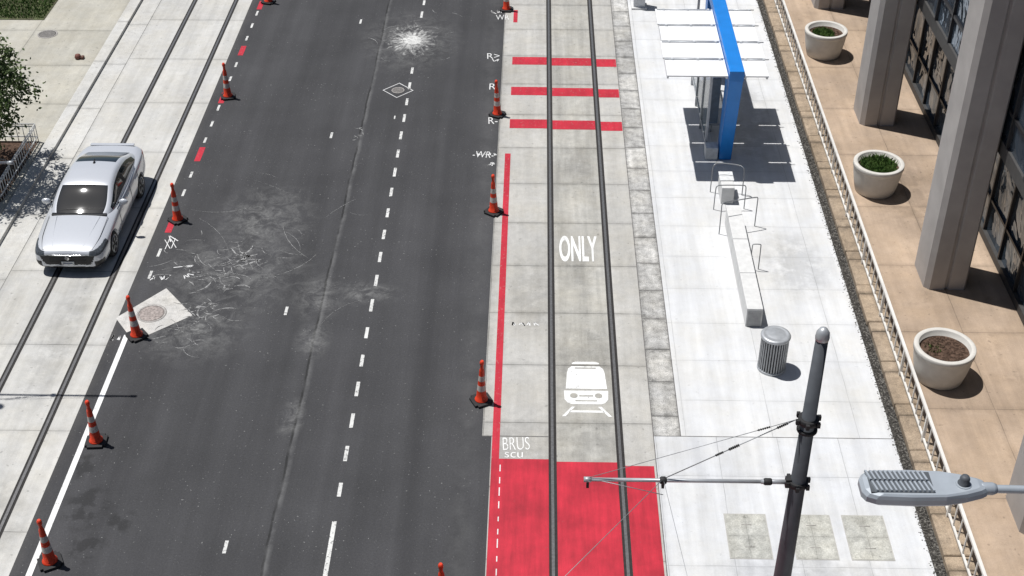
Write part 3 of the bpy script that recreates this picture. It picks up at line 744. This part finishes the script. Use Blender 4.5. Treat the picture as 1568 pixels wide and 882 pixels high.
    bm=bmesh.new(); bmesh.ops.create_circle(bm,cap_ends=True,segments=20,radius=.055,matrix=Matrix.Translation((X0,YY-.024,.535))@Matrix.Rotation(math.pi/2,4,'X'))
    from_bm('badge',bm,[CH],e)
    SL=simple('shut_line',(.03,.03,.032),.8)
    for sd in (-1,1):
        q='a' if sd<0 else 'b'
        polytube('hood_seam_'+q,[(X0+sd*.62,YY+.12,.705),(X0+sd*.71,YY+.4,.778),(X0+sd*.74,YY+.8,.856),(X0+sd*.75,YY+1.3,.933)],.006,SL,e)
        polytube('hood_crease_'+q,[(X0+sd*.36,YY+.12,.735),(X0+sd*.46,YY+.5,.822),(X0+sd*.55,YY+1.3,.950)],.004,SIL,e)
        polytube('window_trim_'+q,[(X0+sd*.845,YY+1.75,.945),(X0+sd*.868,YY+2.4,.958),(X0+sd*.872,YY+3.0,.972),(X0+sd*.845,YY+3.7,.99)],.010,CH,e)
        for s in (1.72,2.85,3.62):
            polytube('door_seam_%s%d'%(q,int(s*10)),[(X0+sd*.905,YY+s,.90),(X0+sd*.928,YY+s,.8),(X0+sd*.932,YY+s,.6),(X0+sd*.93,YY+s,.4),(X0+sd*.90,YY+s,.27)],.005,SL,e)
        for s in (2.55,3.45):
            box('door_handle_%s%d'%(q,int(s*10)),X0+sd*.938-.012,X0+sd*.938+.012,YY+s-.1,YY+s+.1,.80,.825,CH,e,.005)
    polytube('hood_front_seam',[(X0-.62,YY+.12,.705),(X0-.3,YY+.075,.705),(X0,YY+.06,.71),(X0+.3,YY+.075,.705),(X0+.62,YY+.12,.705)],.006,SL,e)
    polytube('wiper_a',[(X0-.1,YY+1.50,1.02),(X0+.25,YY+1.52,1.03),(X0+.60,YY+1.56,1.02)],.008,BK,e)
    polytube('wiper_b',[(X0-.62,YY+1.50,.99),(X0-.35,YY+1.49,1.02),(X0-.1,YY+1.50,1.02)],.008,BK,e)
    box('cowl',X0-.70,X0+.70,YY+1.33,YY+1.42,.90,.965,BK,e,.01)
    tubes('roof_antenna',[((X0,YY+3.1,1.44),(X0,YY+3.22,1.50),.03,.008)],BK,e)
    box('spoiler_lip',X0-.6,X0+.6,YY+4.70,YY+4.80,1.050,1.085,SIL,e,.012)
car()
# ------------------------------------------------------------ left verge
sheet('lawn',-30,-16.95,42.6,60,.10,leafm('lawn_soil',(.06,.055,.03),(.10,.12,.05)))
blades('lawn_grass',0,0,.10,0,7000,.09,None,GRASS,(-20,-17,42.7,46))
sheet('sidewalk',-30,-19.6,Y0,42.6,.09,SIDE)
def tree(x,y,h=4.6,r=1.95,n=15000,cz=3.05,seed=3):
    random.seed(seed); e=empty('street_tree',(x,y,0)); bm=bmesh.new()
    atube(bm,(x,y,.08),(x+.03,y,.9),.10,.08,10); atube(bm,(x+.03,y,.9),(x-.02,y+.03,2.2),.08,.06,10)
    tips=[]
    for i in range(18):
        a=U(0,6.283); z0=U(1.2,2.3); p=Vector((x,y,z0)); q=p+Vector((math.cos(a)*U(.5,.9),math.sin(a)*U(.5,.9),U(.4,1.2))); s=q+Vector((math.cos(a+U(-.5,.5))*U(.3,.6),math.sin(a+U(-.5,.5))*U(.3,.6),U(.2,.9)))
        atube(bm,p,q,.04,.022,6); atube(bm,q,s,.022,.008,6); tips.append(q); tips.append(s)
    atube(bm,(x-.02,y+.03,2.2),(x,y,h-.4),.06,.01,8)
    from_bm('trunk_and_limbs',bm,[BARK],e)
    cl=[]
    for i in range(75):
        v=Vector((random.gauss(0,1),random.gauss(0,1),random.gauss(0,1))).normalized()*r*U(.45,1.0); cl.append((Vector((x,y,cz))+Vector((v.x,v.y,v.z*.9)),U(.22,.5)))
    for t in tips: cl.append((t,U(.25,.4)))
    bm=bmesh.new()
    for i in range(n):
        c,s=random.choice(cl); v=Vector((random.gauss(0,1),random.gauss(0,1),random.gauss(0,1)))*s*.5
        p=c+v; a=Vector((U(-1,1),U(-1,1),U(-1,1))).normalized(); b=a.orthogonal().normalized(); L=U(.04,.075); w=L*.5
        vs=[bm.verts.new(p-a*L),bm.verts.new(p+b*w),bm.verts.new(p+a*L),bm.verts.new(p-b*w)]; f=bm.faces.new(vs); f.material_index=0 if R()<.65 else 1
    from_bm('crown_leaves',bm,[LEAF,leafm('leaves_light',(.06,.095,.028),(.12,.16,.055))],e)
tree(-15.75,32.2,4.5,2.0,16000,2.8)
def guard():
    e=empty('tree_guard_fence',(-15.6,32.6,.08)); m=simple('guard_paint',(.66,.66,.64),.5,.1)
    x0,x1,y0,y1=-16.9,-14.62,31.0,34.3; s=[]
    for z in (.25,.58,.66):
        s+= [((x0,y0,z),(x1,y0,z),.02),((x1,y0,z),(x1,y1,z),.02),((x1,y1,z),(x0,y1,z),.02),((x0,y1,z),(x0,y0,z),.02)]
    n=20
    for i in range(n+1):
        t=i/n; y=y0+(y1-y0)*t
        for x in (x0,x1): s.append(((x,y,.08),(x,y,.66),.013))
    for i in range(13):
        x=x0+(x1-x0)*i/12
        for y in (y0,y1): s.append(((x,y,.08),(x,y,.66),.013))
    tubes('bars',s,m,e,6)
    sheet('mulch_bed',x0,x1,y0,y1,.095,SOIL,e)
guard()
# ------------------------------------------------------------ camera, sun, sky
cam=bpy.data.cameras.new('camera'); co=bpy.data.objects.new('camera',cam); col.objects.link(co)
cam.lens=47.82; cam.sensor_width=36; cam.clip_end=3000
co.location=(-.257,0,19.6); co.rotation_euler=(math.radians(90-35.6),0,math.radians(1.05))
scene.camera=co
d=Vector((.335,-.15,-1)).normalized()
sun=bpy.data.lights.new('sun','SUN'); sun.energy=4.9; sun.angle=math.radians(.5); sun.color=(1,.98,.955)
so=bpy.data.objects.new('sun',sun); so.rotation_euler=d.to_track_quat('-Z','Y').to_euler(); so.location=(-10,10,40); col.objects.link(so)
w=bpy.data.worlds.new('World'); scene.world=w; w.use_nodes=True; nt=w.node_tree
sky=nt.nodes.new('ShaderNodeTexSky'); sky.sky_type='NISHITA'; sky.sun_disc=False
sky.sun_elevation=math.radians(70); sky.sun_rotation=math.radians(-66)
nt.links.new(sky.outputs[0],nt.nodes['Background'].inputs[0]); nt.nodes['Background'].inputs[1].default_value=.05
scene.view_settings.view_transform='Standard'; scene.view_settings.look='None'; scene.view_settings.exposure=0
